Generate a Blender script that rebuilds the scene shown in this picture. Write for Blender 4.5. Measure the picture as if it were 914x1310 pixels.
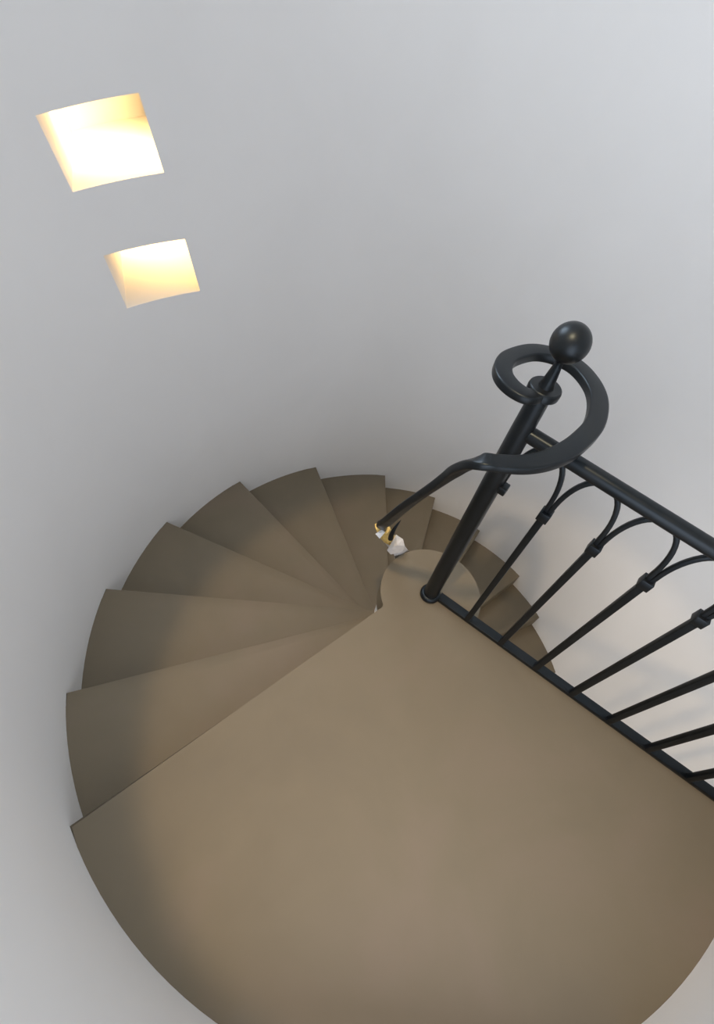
import bpy, bmesh, math, random
from mathutils import Vector, Matrix, Euler, noise
for o in list(bpy.data.objects): bpy.data.objects.remove(o, do_unlink=True)
sc = bpy.context.scene
col = sc.collection
S = 1.5                                   # inner radius of the round stairwell in metres; shapes below are in units of it
R, D = 1.0, math.radians

# ------------------------------------------------------------------ camera
cd = bpy.data.cameras.new('camera')
cam = bpy.data.objects.new('camera', cd); col.objects.link(cam)
cam.location = Vector((-0.31062, -0.66131, 1.23388)) * S
cam.rotation_euler = Euler((0.61628, -0.16621, 0.04521), 'XYZ')
cd.sensor_fit = 'VERTICAL'; cd.sensor_height = 36.0; cd.sensor_width = 36.0
cd.lens = 594.5 / 1310 * 36.0
cd.shift_x = -39.69 / 1310; cd.shift_y = 16.02 / 1310
cd.clip_start = 0.02
sc.camera = cam

# ------------------------------------------------------------------ world, lights, exposure
w = bpy.data.worlds.new('sky'); sc.world = w; w.use_nodes = True
bg = w.node_tree.nodes['Background']
bg.inputs['Color'].default_value = (0.55, 0.70, 1.0, 1); bg.inputs['Strength'].default_value = 0.6
sc.view_settings.view_transform = 'Standard'; sc.view_settings.look = 'None'
sc.view_settings.gamma = 1; sc.view_settings.use_curve_mapping = False
sc.view_settings.exposure = 0.05

def area(name, loc, direction, power, color, sx, sy=None, shape='RECTANGLE', spread=180):
    l = bpy.data.lights.new(name, 'AREA'); l.energy = power; l.color = color
    l.shape = shape; l.size = sx * S
    if shape in ('RECTANGLE', 'ELLIPSE'): l.size_y = (sy or sx) * S
    l.spread = D(spread)
    o = bpy.data.objects.new(name, l); col.objects.link(o)
    o.location = Vector(loc) * S
    o.rotation_euler = Vector(direction).to_track_quat('-Z', 'Y').to_euler()
    return o
CEIL = 2.15
def polar(r, a, z): return Vector((r * math.cos(math.radians(a)), r * math.sin(math.radians(a)), z))
WL, WR, WB, WT = 158.2, 122.0, 1.28, 1.92          # high window: edges in degrees, sill and head
EL, ER, ET = 244.0, 206.0, -0.33                   # unseen opening under the landing, added for the fill light
# daylight through the high window above the picture
area('high_window_daylight', polar(1.02, 143, 1.6), -polar(1, 140, 0.28), 27, (0.85, 0.91, 0.99), 0.62, 0.60)
# daylight by the doorway behind the camera
area('doorway_daylight', polar(1.0, 270, 0.68), polar(1, 86, 0.14), 11.0, (0.98, 0.96, 0.98), 0.70, 0.92)
# fill light added under the landing to brighten the deep right wall
area('lower_shaft_fill', polar(1.0, 225, -0.80), polar(1, 45, 0.15), 20, (1.0, 0.93, 0.86), 0.60, 0.90)
# warm ceiling spot over the landing
sp = bpy.data.lights.new('landing_spot', 'SPOT'); sp.energy = 138; sp.color = (1.0, 0.72, 0.42)
sp.spot_size = D(44); sp.spot_blend = 0.2; sp.shadow_soft_size = 0.05
spo = bpy.data.objects.new('landing_spot', sp); col.objects.link(spo)
spo.location = Vector((-0.45, -0.55, CEIL - 0.10)) * S
spo.rotation_euler = Vector((0.48, 0.30, -2.05)).to_track_quat('-Z', 'Y').to_euler()

# ------------------------------------------------------------------ materials
def mat(name): 
    m = bpy.data.materials.new(name); m.use_nodes = True
    return m, m.node_tree.nodes, m.node_tree.links, m.node_tree.nodes['Principled BSDF']
def mottled(name, c1, c2, scale, rough, rough2, bump, c3=None, detail=4.0, spec=0.5):
    m, n, l, b = mat(name)
    tc = n.new('ShaderNodeTexCoord')
    n1 = n.new('ShaderNodeTexNoise'); n1.inputs['Scale'].default_value = scale; n1.inputs['Detail'].default_value = detail
    n1.inputs['Roughness'].default_value = 0.55; n1.inputs['Distortion'].default_value = 0.4
    l.new(tc.outputs['Object'], n1.inputs['Vector'])
    r = n.new('ShaderNodeValToRGB'); r.color_ramp.elements[0].position = 0.32; r.color_ramp.elements[1].position = 0.68
    r.color_ramp.elements[0].color = (*c1, 1); r.color_ramp.elements[1].color = (*c2, 1)
    if c3:
        e = r.color_ramp.elements.new(0.5); e.color = (*c3, 1)
    l.new(n1.outputs['Fac'], r.inputs['Fac']); l.new(r.outputs['Color'], b.inputs['Base Color'])
    n2 = n.new('ShaderNodeTexNoise'); n2.inputs['Scale'].default_value = scale * 7; n2.inputs['Detail'].default_value = 5
    l.new(tc.outputs['Object'], n2.inputs['Vector'])
    mr = n.new('ShaderNodeMapRange'); mr.inputs['To Min'].default_value = rough; mr.inputs['To Max'].default_value = rough2
    l.new(n2.outputs['Fac'], mr.inputs['Value']); l.new(mr.outputs['Result'], b.inputs['Roughness'])
    bp = n.new('ShaderNodeBump'); bp.inputs['Strength'].default_value = bump; bp.inputs['Distance'].default_value = 0.01
    l.new(n2.outputs['Fac'], bp.inputs['Height']); l.new(bp.outputs['Normal'], b.inputs['Normal'])
    b.inputs['Specular IOR Level'].default_value = spec
    return m
M_WALL = mottled('white_plaster', (0.835, 0.832, 0.82), (0.865, 0.862, 0.85), 1.6, 0.75, 0.9, 0.05, spec=0.25)
M_STEP = mottled('greige_microcement', (0.176, 0.145, 0.098), (0.204, 0.163, 0.114), 2.0, 0.46, 0.64, 0.03, c3=(0.190, 0.156, 0.104), spec=0.4)
M_PAPER = mottled('wrapping_paper', (0.62, 0.58, 0.53), (0.72, 0.69, 0.66), 30, 0.8, 0.9, 0.3, spec=0.2)
M_TAPE = mottled('yellow_tape', (0.72, 0.46, 0.10), (0.80, 0.60, 0.22), 60, 0.5, 0.7, 0.2)
M_WHITE = mottled('white_tape', (0.78, 0.78, 0.76), (0.85, 0.85, 0.83), 30, 0.6, 0.8, 0.2)
def metal():
    m, n, l, b = mat('blackened_iron')
    tc = n.new('ShaderNodeTexCoord')
    n1 = n.new('ShaderNodeTexNoise'); n1.inputs['Scale'].default_value = 14; n1.inputs['Detail'].default_value = 6
    l.new(tc.outputs['Object'], n1.inputs['Vector'])
    r = n.new('ShaderNodeValToRGB'); r.color_ramp.elements[0].position = 0.35; r.color_ramp.elements[1].position = 0.75
    r.color_ramp.elements[0].color = (0.003, 0.0036, 0.0045, 1); r.color_ramp.elements[1].color = (0.008, 0.008, 0.0085, 1)
    l.new(n1.outputs['Fac'], r.inputs['Fac']); l.new(r.outputs['Color'], b.inputs['Base Color'])
    mr = n.new('ShaderNodeMapRange'); mr.inputs['To Min'].default_value = 0.28; mr.inputs['To Max'].default_value = 0.46
    l.new(n1.outputs['Fac'], mr.inputs['Value']); l.new(mr.outputs['Result'], b.inputs['Roughness'])
    b.inputs['Specular IOR Level'].default_value = 0.42; b.inputs['Specular Tint'].default_value = (0.72, 0.88, 1.0, 1)
    return m
M_IRON = metal()

# ------------------------------------------------------------------ helpers
def obj(name, bm, m, parent=None, smooth=None, kind=None, label=None):
    bmesh.ops.recalc_face_normals(bm, faces=bm.faces)
    for v in bm.verts: v.co *= S
    me = bpy.data.meshes.new(name); bm.to_mesh(me); bm.free(); me.materials.append(m)
    if smooth is not None:
        me.shade_smooth()
        me.set_sharp_from_angle(angle=D(smooth))
    o = bpy.data.objects.new(name, me); col.objects.link(o)
    if parent:
        o.parent = parent
        q = Vector(parent.location); pp = parent.parent
        while pp: q += Vector(pp.location); pp = pp.parent
        me.transform(Matrix.Translation(-q))
    if kind: o['kind'] = kind
    if label: o['label'] = label
    return o
def thing(name, label, cat, loc=(0, 0, 0), group=None):
    o = bpy.data.objects.new(name, None); col.objects.link(o); o.empty_display_size = 0.1
    o.location = Vector(loc) * S; o['label'] = label; o['category'] = cat
    if group: o['group'] = group
    return o
def pol(r, a, z=0.0): return Vector((r * math.cos(D(a)), r * math.sin(D(a)), z))
def frame(t, up):
    t = t.normalized(); s = t.cross(up)
    if s.length < 1e-5: s = t.cross(Vector((1, 0, 0)))
    s.normalize(); return s, s.cross(t).normalized()
def sweep(bm, path, prof, ups=None, scales=None, closed_prof=True, cap=True):
    """prof: (side, up) points carried along path"""
    rings = []
    for i, p in enumerate(path):
        a = path[max(i - 1, 0)]; b = path[min(i + 1, len(path) - 1)]
        s, u = frame(b - a, ups[i] if ups else Vector((0, 0, 1)))
        k = scales[i] if scales else 1.0
        rings.append([bm.verts.new(p + s * x * k + u * y * k) for x, y in prof])
    n = len(prof)
    for A, B in zip(rings, rings[1:]):
        for j in range(n): bm.faces.new((A[j], A[(j + 1) % n], B[(j + 1) % n], B[j]))
    if cap:
        bm.faces.new(rings[0]); bm.faces.new(rings[-1][::-1])
    return rings
def circle(r, n=16): return [(r * math.cos(2 * math.pi * k / n), r * math.sin(2 * math.pi * k / n)) for k in range(n)]
def rrect(hw, hh, c, n=3):
    out = []
    for cx, cy, a0 in ((hw - c, hh - c, 0), (-hw + c, hh - c, 90), (-hw + c, -hh + c, 180), (hw - c, -hh + c, 270)):
        for k in range(n + 1):
            a = D(a0 + 90 * k / n); out.append((cx + c * math.cos(a), cy + c * math.sin(a)))
    return out
def lathe(bm, base, axis, prof, n=32):
    axis = axis.normalized(); s, u = frame(axis, Vector((1, 0, 0)))
    rings = []
    for r, h in prof:
        c = base + axis * h
        if r < 1e-6: rings.append([bm.verts.new(c)])
        else: rings.append([bm.verts.new(c + (s * math.cos(2 * math.pi * k / n) + u * math.sin(2 * math.pi * k / n)) * r) for k in range(n)])
    for A, B in zip(rings, rings[1:]):
        for j in range(n):
            q = [A[j % len(A)], A[(j + 1) % n % len(A)], B[(j + 1) % n % len(B)], B[j % len(B)]]
            q = list(dict.fromkeys(q))
            if len(q) > 2: bm.faces.new(q)
    for A in (rings[0], rings[-1]):
        if len(A) > 1: bm.faces.new(A)
def prism(bm, pts, z0, z1, bevel=0.0, seg=2):
    """vertical prism of a plan outline; the upper rim may be eased"""
    lo = [bm.verts.new((p[0], p[1], z0)) for p in pts]; hi = [bm.verts.new((p[0], p[1], z1)) for p in pts]
    n = len(pts)
    for j in range(n): bm.faces.new((lo[j], lo[(j + 1) % n], hi[(j + 1) % n], hi[j]))
    top = bm.faces.new(hi); bm.faces.new(lo[::-1])
    if bevel:
        bmesh.ops.bevel(bm, geom=list(top.edges), offset=bevel, segments=seg, profile=0.5, affect='EDGES')
def box_at(bm, c, ax, ay, az, hx, hy, hz, bevel=0.0):
    m = Matrix((ax, ay, az)).transposed().to_4x4(); m.translation = c
    r = bmesh.ops.create_cube(bm, size=2.0, matrix=m @ Matrix.Diagonal((hx, hy, hz, 1)))
    if bevel:
        es = list({e for v in r['verts'] for e in v.link_edges})
        bmesh.ops.bevel(bm, geom=es, offset=bevel, segments=2, profile=0.5, affect='EDGES')
def catmull(P, n=10):
    out = []
    Q = [P[0] * 2 - P[1]] + list(P) + [P[-1] * 2 - P[-2]]
    for i in range(1, len(Q) - 2):
        a, b, c, d = Q[i - 1:i + 3]
        for k in range(n):
            t = k / n
            out.append(0.5 * (2 * b + (c - a) * t + (2 * a - 5 * b + 4 * c - d) * t * t + (3 * b - a - 3 * c + d) * t ** 3))
    out.append(P[-1].copy()); return out
def interp(x, xs, ys):
    if x <= xs[0]: return ys[0]
    for i in range(len(xs) - 1):
        if x <= xs[i + 1]: return ys[i] + (ys[i + 1] - ys[i]) * (x - xs[i]) / (xs[i + 1] - xs[i])
    return ys[-1]

# ------------------------------------------------------------------ round wall with two deep openings and a doorway
h = 0.10207                                # rise of a step
BOT = -1.46
UL, UR = 158.2, 145.15
DL, DR, DTOP = 292.0, 248.0, 1.42          # doorway edges (degrees) and head
us = sorted(set([float(x) for x in range(0, 360, 2)] + [UL, UR, 152.0]) - {158.0, 146.0}) 
zrows = [BOT, -1.2, -0.9, -0.6, ET, -0.15, 0.0, 0.12, 0.24, 0.34, 0.478, 0.547, 0.6165, 0.69, 0.756, 0.82, 0.8876, 1.0, 1.15, 1.25, WB, DTOP, 1.6, 1.8, WT, CEIL]
def wmask(u):
    d = abs(u - 151.7); t = min(max((30 - d) / 20, 0), 1); return t * t * (3 - 2 * t)
def shear(z): return interp(z, [0.2, 0.478, 0.6165, 0.756, 0.8876, 1.2], [-3.77, -3.77, -2.66, -1.32, 0, 0])
def tilt(z): return interp(z, [0.25, 0.478, 0.6165, 0.756, 0.8876, 1.15], [0, 0.034, 0.025, 0.008, -0.0088, 0])
def wp(u, z, r=1.0):
    m = wmask(u)
    return pol(r, u + shear(z) * m, z + tilt(z) * m * max(-1, min(1, (u - 151.7) / 13.05)))
def in_win(u0, u1, z0, z1):
    um = (u0 + u1) / 2; zm = (z0 + z1) / 2
    if UR < um < UL:
        if 0.756 < zm < 0.8876: return 1
        if 0.478 < zm < 0.6165: return 2
    if DR < um < DL and 0 < zm < DTOP: return 3
    if WR < um < WL and WB < zm < WT: return 3
    if ER < um < EL and zm < ET: return 3
    return 0
bm = bmesh.new()
g = [[bm.verts.new(wp(u, z)) for u in us] for z in zrows]
go = [[bm.verts.new(pol(1.45, u, z)) for u in us] for z in zrows]
N = len(us)
for i in range(len(zrows) - 1):
    for j in range(N):
        k = (j + 1) % N
        u1 = us[k] if k else 360.0
        hit = in_win(us[j], u1, zrows[i], zrows[i + 1])
        if not hit: bm.faces.new((g[i][j], g[i][k], g[i + 1][k], g[i + 1][j]))
        if hit != 3: bm.faces.new((go[i][j], go[i][k], go[i + 1][k], go[i + 1][j]))
for row in (0, -1):
    for j in range(N):
        k = (j + 1) % N
        bm.faces.new((g[row][j], g[row][k], go[row][k], go[row][j]))
obj('wall_round', bm, M_WALL, None, 40, 'structure')

def niche(name, z0, z1, depth, zmid):
    d = pol(1, 113.0)
    bm = bmesh.new()
    uu = [u for u in us if UR - 1e-6 <= u <= UL + 1e-6]
    zz = [z for z in zrows if z0 - 1e-6 <= z <= z1 + 1e-6]
    loop = [wp(u, z0) for u in uu] + [wp(UL, z) for z in zz[1:]] + [wp(u, z1) for u in uu[::-1][1:]] + [wp(UR, z) for z in zz[::-1][1:-1]]
    A = [bm.verts.new(p) for p in loop]; B = [bm.verts.new(p + d * (depth + 0.02 * (151.7 - math.degrees(math.atan2(p.y, p.x))) / 6.5)) for p in loop]
    n = len(loop)
    for j in range(n): bm.faces.new((A[j], A[(j + 1) % n], B[(j + 1) % n], B[j]))
    m_, k_ = len(uu), len(zz)
    bot = B[:m_]; topr = B[m_ + k_ - 2: m_ + k_ - 2 + m_][::-1]
    for j in range(m_ - 1):
        if j == 0: bm.faces.new([bot[0], bot[1], topr[1], topr[0]] + [B[-1 - q] for q in range(0)])
        else: bm.faces.new((bot[j], bot[j + 1], topr[j + 1], topr[j]))
    o = obj(name, bm, M_WALL, None, 30, 'structure')
    return o
niche('window_1', 0.756, 0.8876, 0.34, 0)
niche('window_2', 0.478, 0.6165, 0.36, 0)
dd = pol(1, 113.0)
NL = (1.0, 0.62, 0.24)
def niche_lamp(name, depth, z, power, side, thick=0.03, spread=180, uc=151.7):
    c = wp(uc, z) + dd * depth
    o = area(name, c, (0, 0, -1), power, NL, side, thick, spread=spread)
    o.rotation_euler = (0, 0, D(uc - 90))
    return o
niche_lamp('window_lamp_upper', 0.16, 0.884, 2.5, 0.22, 0.05, 140)
niche_lamp('window_lamp_lower', 0.30, 0.607, 1.9, 0.18)

# doorway reveal
def opening(name, ar, al, z0, z1):
    da = [u for u in us if ar <= u <= al]
    pts = [(ar, z0), (ar, z1)] + [(a, z1) for a in da[1:]] + [(al, z0)] + [(a, z0) for a in da[::-1][1:]]
    bm = bmesh.new()
    A = [bm.verts.new(wp(a, z)) for a, z in pts]; B = [bm.verts.new(pol(1.45, a, z)) for a, z in pts]
    for j in range(len(pts) - 1): bm.faces.new((A[j], A[j + 1], B[j + 1], B[j]))
    obj(name, bm, M_WALL, None, 30, 'structure')
opening('door_1', DR, DL, 0.0, DTOP)
opening('window_3', WR, WL, WB, WT)
opening('added_fill_opening', ER, EL, BOT, ET)  # unseen lower opening, added to hold the fill light
# ceiling and the floor at the foot of the stairs
bm = bmesh.new(); prism(bm, [pol(1.45, 5 * k) for k in range(72)], CEIL, CEIL + 0.12)
obj('ceiling', bm, M_WALL, None, 30, 'structure')
bm = bmesh.new(); prism(bm, [pol(1.45, 5 * k) for k in range(72)], BOT - 0.1, BOT)
obj('floor', bm, M_STEP, None, 30, 'structure')

# ------------------------------------------------------------------ staircase
st = thing('spiral_staircase', 'greige cement spiral staircase with fan-shaped steps winding round a thick central column', 'staircase', (0, 0, BOT))
TH = [-140.55, -159.3, -179.4, -199.4, -221.0, -243.3, -264.8, -282.1, -299.6, -318.2, -331.6, -348.0, -366.0, -384.0]
LN = [(-140.55, 0.047, -137.8), (0, 0.017, -158.5), (0, 0.025, -178.2), (0, 0.012, -199.0), (0, -0.031, -222.8), (0, -0.035, -245.2), (0, -0.019, -265.8)]
RC = 0.1508
RW = 1.001
def edge(k):
    """outer and inner end of the front edge of step k (0 is the landing)"""
    A = pol(RW, TH[k])
    if k < len(LN):
        o, az = LN[k][1], LN[k][2]
        return A, pol(RC - 0.012, az + math.degrees(math.asin(o / RC)) * -1)
    return A, pol(RC - 0.012, TH[k])
# the flat landing merges with the round top of the column
P0 = Vector((-0.1458, -0.0681, 0)); a0 = 360 - 154.97
an = D(-33.4); es = Vector((math.cos(an), math.sin(an), 0)); en = Vector((-math.sin(an), math.cos(an), 0))
BASE = Vector((-0.0049, -0.0065, 0))
edge_n = 0.024
pts = [pol(RW, TH[0])]
pts += [pol(RC + 0.005, a) for a in [a0 - 4 * k for k in range(0, 60)] if a > -24]
q = BASE + en * edge_n
# where the straight edge meets the disc and the wall
def hitr(r):
    b = q.dot(es); c = q.dot(q) - r * r
    return q + es * (-b + math.sqrt(b * b - c))
pts.append(hitr(RC + 0.005)); e1 = hitr(RW); pts.append(e1)
a1 = math.degrees(math.atan2(e1.y, e1.x)); aw = a1
while aw - 3 > TH[0] + 1:
    aw -= 3; pts.append(pol(RW, aw))
bm = bmesh.new(); prism(bm, pts, -0.085, 0.0, 0.005, 3)
obj('landing', bm, M_STEP, st, 35)
bm = bmesh.new(); lathe(bm, Vector((0, 0, BOT)), Vector((0, 0, 1)), [(RC - 0.004, 0), (RC - 0.004, -0.022 - BOT)], 64)
obj('newel_column', bm, M_WALL, st, 40, label='white plastered central column')
for k in range(1, 14):
    A0, B0 = edge(k - 1); A1, B1 = edge(k)
    t0, t1 = TH[k - 1] + 2.0, TH[k]
    ol = [pol(RW, t0)] + [pol(RW, t0 + (t1 - t0) * i / 8) for i in range(1, 9)]
    b0 = math.degrees(math.atan2(B0.y, B0.x)); b1 = math.degrees(math.atan2(B1.y, B1.x))
    dbl = (b1 - b0) % 360 - 360
    if dbl < -180: dbl += 360
    il = [pol(RC - 0.012, b0 + 2 + (dbl - 2) * i / 4) for i in range(4, -1, -1)]
    zt = -k * h; zb = max(zt - 1.75 * h, BOT + 0.001)
    bm = bmesh.new(); prism(bm, ol + il, zb, zt, 0.0045, 2)
    obj('tread', bm, M_STEP, st, 35)

# ------------------------------------------------------------------ balustrade
bal = thing('iron_balustrade', 'black wrought iron balustrade with looped arches and a ball-topped post on the landing edge', 'balustrade', tuple(BASE))
TOP = Vector((0.0045, -0.0100, 0.87)); AX = (TOP - BASE).normalized()
def on_axis(z): return BASE + (TOP - BASE) * (z / 0.87)
bm = bmesh.new()
lathe(bm, BASE, AX, [(0.0225, 0.0), (0.0225, 0.3), (0.0218, 0.54), (0.0205, 0.68), (0.0185, 0.772)], 28)
post = obj('newel_post', bm, M_IRON, bal, 40)
bm = bmesh.new()
lathe(bm, BASE, AX, [(0.027, 0.0), (0.031, 0.003), (0.0315, 0.009), (0.030, 0.015), (0.026, 0.018), (0.0215, 0.0185)], 28)
obj('base_ring', bm, M_IRON, post, 40)
bm = bmesh.new()
rb = 0.0312; zc = 0.867
prof = [(0.0150, 0.778), (0.0135, 0.786), (0.0118, 0.790), (0.0108, 0.800), (0.0075, 0.825), (0.0062, 0.834), (0.0075, 0.8365)]
t0 = math.asin(0.0085 / rb)
prof += [(rb * math.sin(t), zc - rb * math.cos(t)) for t in [t0 + (math.pi - t0) * k / 22 for k in range(22)]] + [(0, zc + rb)]
lathe(bm, BASE, AX, prof, 40)
obj('ball_finial', bm, M_IRON, post, 50)
bm = bmesh.new()
c = on_axis(0.533) + es * 0.024 + en * 0.002
box_at(bm, c, es, en, Vector((0, 0, 1)), 0.011, 0.012, 0.010, 0.0025)
obj('collar', bm, M_IRON, post, 35)

def zr(s): return 0.6835 - 0.028 * s       # centre of top rail
def zcl(s): return 0.5362 - 0.035 * s      # collars
SEND = 1.0
def rp(s, n, z): return BASE + es * s + en * n + Vector((0, 0, z))
bm = bmesh.new()
sweep(bm, [rp(s, 0.004, zr(s)) for s in (0.010, 0.3, 0.6, 0.9, 0.992)], rrect(0.0145, 0.0145, 0.011, 4))
obj('top_rail', bm, M_IRON, bal, 40)
bm = bmesh.new()
box_at(bm, rp(0.5 + 0.008, 0.0105, 0.007), es, en, Vector((0, 0, 1)), 0.482, 0.0140, 0.007, 0.0015)
obj('bottom_rail', bm, M_IRON, bal, 35)
sb = [0.1318 + 0.1148 * k for k in range(8)]
proto = None
for k, s in enumerate(sb):
    zt = zcl(s)
    bm = bmesh.new()
    sweep(bm, [rp(s, 0.004, 0.010), rp(s, 0.004, zt)], rrect(0.0080, 0.0080, 0.0022, 2), ups=[es] * 2)
    b = obj('baluster', bm, M_IRON, bal, 35)
    bm = bmesh.new()
    box_at(bm, rp(s, 0.004, zt), es, en, Vector((0, 0, 1)), 0.0120, 0.0120, 0.0125, 0.0012)
    obj('collar', bm, M_IRON, b, 35)
ss = [0.021] + sb + [0.982]
for k in range(len(ss) - 1):
    s0, s1 = ss[k], ss[k + 1]
    P = []
    i0 = 0.004
    sl, sr = s0 + i0, s1 - i0
    cx = (sl + sr) / 2; a = (sr - sl) / 2
    zl = zcl(s0); zrr = zcl(s1); za = zr(cx) - 0.004
    P.append(rp(sl - 0.001, 0.004, zl + 0.006))
    zb = zl + 0.022
    for t in range(0, 25):
        th = math.pi - math.pi * t / 24
        zb_ = zb + (zrr - zl) * t / 24
        P.append(rp(cx + (a * 0.985) * math.copysign(abs(math.cos(th)) ** 0.92, math.cos(th)), 0.004, zb_ + (za - zb_) * math.sin(th) ** 0.95))
    P.append(rp(sr + 0.001, 0.004, zrr + 0.006))
    bm = bmesh.new()
    sweep(bm, P, rrect(0.0050, 0.0048, 0.0022, 2), ups=[en] * len(P))
    obj('arch', bm, M_IRON, bal, 50)

# handrail: a flat scroll round the finial, then a steep helix down round the column
zv = 0.776
SC = [(-0.004, -0.022), (-0.0274, -0.0338), (-0.0480, -0.0235), (-0.0625, -0.0035), (-0.0672, 0.0202), (-0.0600, 0.0480), (-0.0427, 0.0702), (-0.0038, 0.0960), (0.0369, 0.0985),
      (0.0762, 0.0775), (0.0970, 0.0346), (0.0994, -0.0154), (0.0781, -0.0779), (0.0428, -0.1240), (0.0123, -0.1541), (-0.0221, -0.1778),
      (-0.0572, -0.1918), (-0.0940, -0.1970), (-0.1215, -0.1985)]
P = [Vector((x, y, zv)) for x, y in SC]
HX = [(0.217, 231.8, 0.730), (0.207, 227.5, 0.692), (0.201, 221.1, 0.637), (0.200, 208.6, 0.536), (0.200, 197.5, 0.442), (0.200, 187, 0.362), (0.200, 176, 0.300),
      (0.200, 165, 0.240), (0.200, 154, 0.176), (0.200, 143, 0.098), (0.200, 132, 0.030), (0.200, 122, -0.030), (0.200, 111, -0.105), (0.200, 97, -0.185), (0.200, 80, -0.28), (0.200, 60, -0.38), (0.2, 40, -0.48), (0.2, 20, -0.58), (0.2, 0, -0.68)]
P += [pol(r, a, z) for r, a, z in HX]
path = catmull(P, 8)
for _ in range(6):
    path = [path[0]] + [path[i] * 0.5 + (path[i - 1] + path[i + 1]) * 0.25 for i in range(1, len(path) - 1)] + [path[-1]]
scal = [min(1.0, 0.80 + 0.20 * i / 24) if i < 112 else max(0.80, 1.0 - 0.20 * (i - 112) / 26) for i in range(len(path))]
bm = bmesh.new()
sweep(bm, path, rrect(0.0164, 0.0092, 0.0042, 3), scales=scal)
hr = obj('handrail', bm, M_IRON, bal, 40)
bm = bmesh.new()
lathe(bm, on_axis(zv - 0.009), AX, [(0.026, 0), (0.0292, 0.003), (0.0297, 0.012), (0.0285, 0.0165), (0.0265, 0.0183), (0, 0.0185)], 32)
obj('scroll_eye', bm, M_IRON, hr, 40)

# ------------------------------------------------------------------ wrapping on the unfinished lower handrail
wr = thing('protective_wrapping', 'crumpled white paper and yellow tape wrapped round the handrail below its turn', 'wrapping', tuple(pol(0.2, 140, 0.08)))
def helix(a):
    i = [x[1] for x in HX][::-1]; return pol(0.2, a, interp(a, i, [x[2] for x in HX][::-1]))
def wrap(name, a0, a1, r0, r1, m, seed, crumple, n=12, label=None):
    rng = random.Random(seed); bm = bmesh.new()
    pth = [helix(a0 + (a1 - a0) * i / n) for i in range(n + 1)]
    k = 14; rings = []
    for i, p in enumerate(pth):
        s, u = frame(pth[min(i + 1, n)] - pth[max(i - 1, 0)], Vector((0, 0, 1)))
        rad = r0 + (r1 - r0) * i / n
        rings.append([bm.verts.new(p + (s * math.cos(2 * math.pi * j / k) * 1.15 + u * math.sin(2 * math.pi * j / k) * 0.85) * rad * (1 + rng.uniform(-crumple, crumple))) for j in range(k)])
    for A, B in zip(rings, rings[1:]):
        for j in range(k): bm.faces.new((A[j], A[(j + 1) % k], B[(j + 1) % k], B[j]))
    bm.faces.new(rings[0]); bm.faces.new(rings[-1])
    return obj(name, bm, m, wr, 18, label=label)
wrap('tape', 159, 137, 0.019, 0.022, M_TAPE, 3, 0.08, 10, 'yellow tape')
wrap('paper_roll', 137, 100, 0.021, 0.024, M_PAPER, 5, 0.14, 14)
def sheet(name, outline, mid, m, thick=0.003, label=None, parent=wr):
    bm = bmesh.new(); c = Vector(mid); P = [Vector(p) for p in outline]
    nrm = (P[1] - P[0]).cross(P[-1] - P[0]).normalized() * thick * 0.5
    layers = []
    for sgn in (1, -1):
        layers.append(([bm.verts.new(p + nrm * sgn) for p in P], bm.verts.new(c + nrm * sgn)))
    n = len(P)
    for r, q in layers:
        for j in range(n): bm.faces.new((r[j], r[(j + 1) % n], q))
    a, b = layers[0][0], layers[1][0]
    for j in range(n): bm.faces.new((a[j], a[(j + 1) % n], b[(j + 1) % n], b[j]))
    return obj(name, bm, m, parent, 20, label=label)
sheet('paper', [(-0.1356, 0.1092, 0.1263), (-0.1120, 0.1046, 0.1137), (-0.1035, 0.0954, 0.0958), (-0.1050, 0.0907, 0.0674), (-0.1388, 0.0834, 0.0575), (-0.1531, 0.0817, 0.0792)],
      (-0.1300, 0.0825, 0.1139), M_PAPER, label='folded white wrapping paper')
sheet('paper', [(-0.1290, 0.1056, 0.0376), (-0.0987, 0.1246, 0.0555), (-0.0474, 0.1749, -0.0751), (-0.093, 0.1491, -0.0999)], (-0.0926, 0.1297, -0.0021), M_PAPER)
sheet('paper_tab', [(-0.2032, 0.0575, 0.1915), (-0.1870, 0.0687, 0.2018), (-0.1775, 0.0621, 0.1983), (-0.1899, 0.0476, 0.1861)], (-0.1895, 0.0585, 0.1985), M_WHITE, 0.010, 'small white end tab')
bm = bmesh.new()
b0 = Vector((-0.1600, 0.0530, 0.1840)); t0_ = Vector((-0.1456, 0.0621, 0.2648))
pth = [b0.lerp(t0_, k / 8) + Vector((-0.006, -0.004, 0)) * math.sin(math.pi * k / 8) for k in range(9)]
sweep(bm, pth, circle(0.0072, 10), ups=[Vector((1, 0, 0))] * 9, scales=[1.0, 1.0, 0.95, 0.87, 0.76, 0.62, 0.46, 0.28, 0.06])
obj('spike', bm, M_IRON, wr, 50, label='curved black pointed tip')
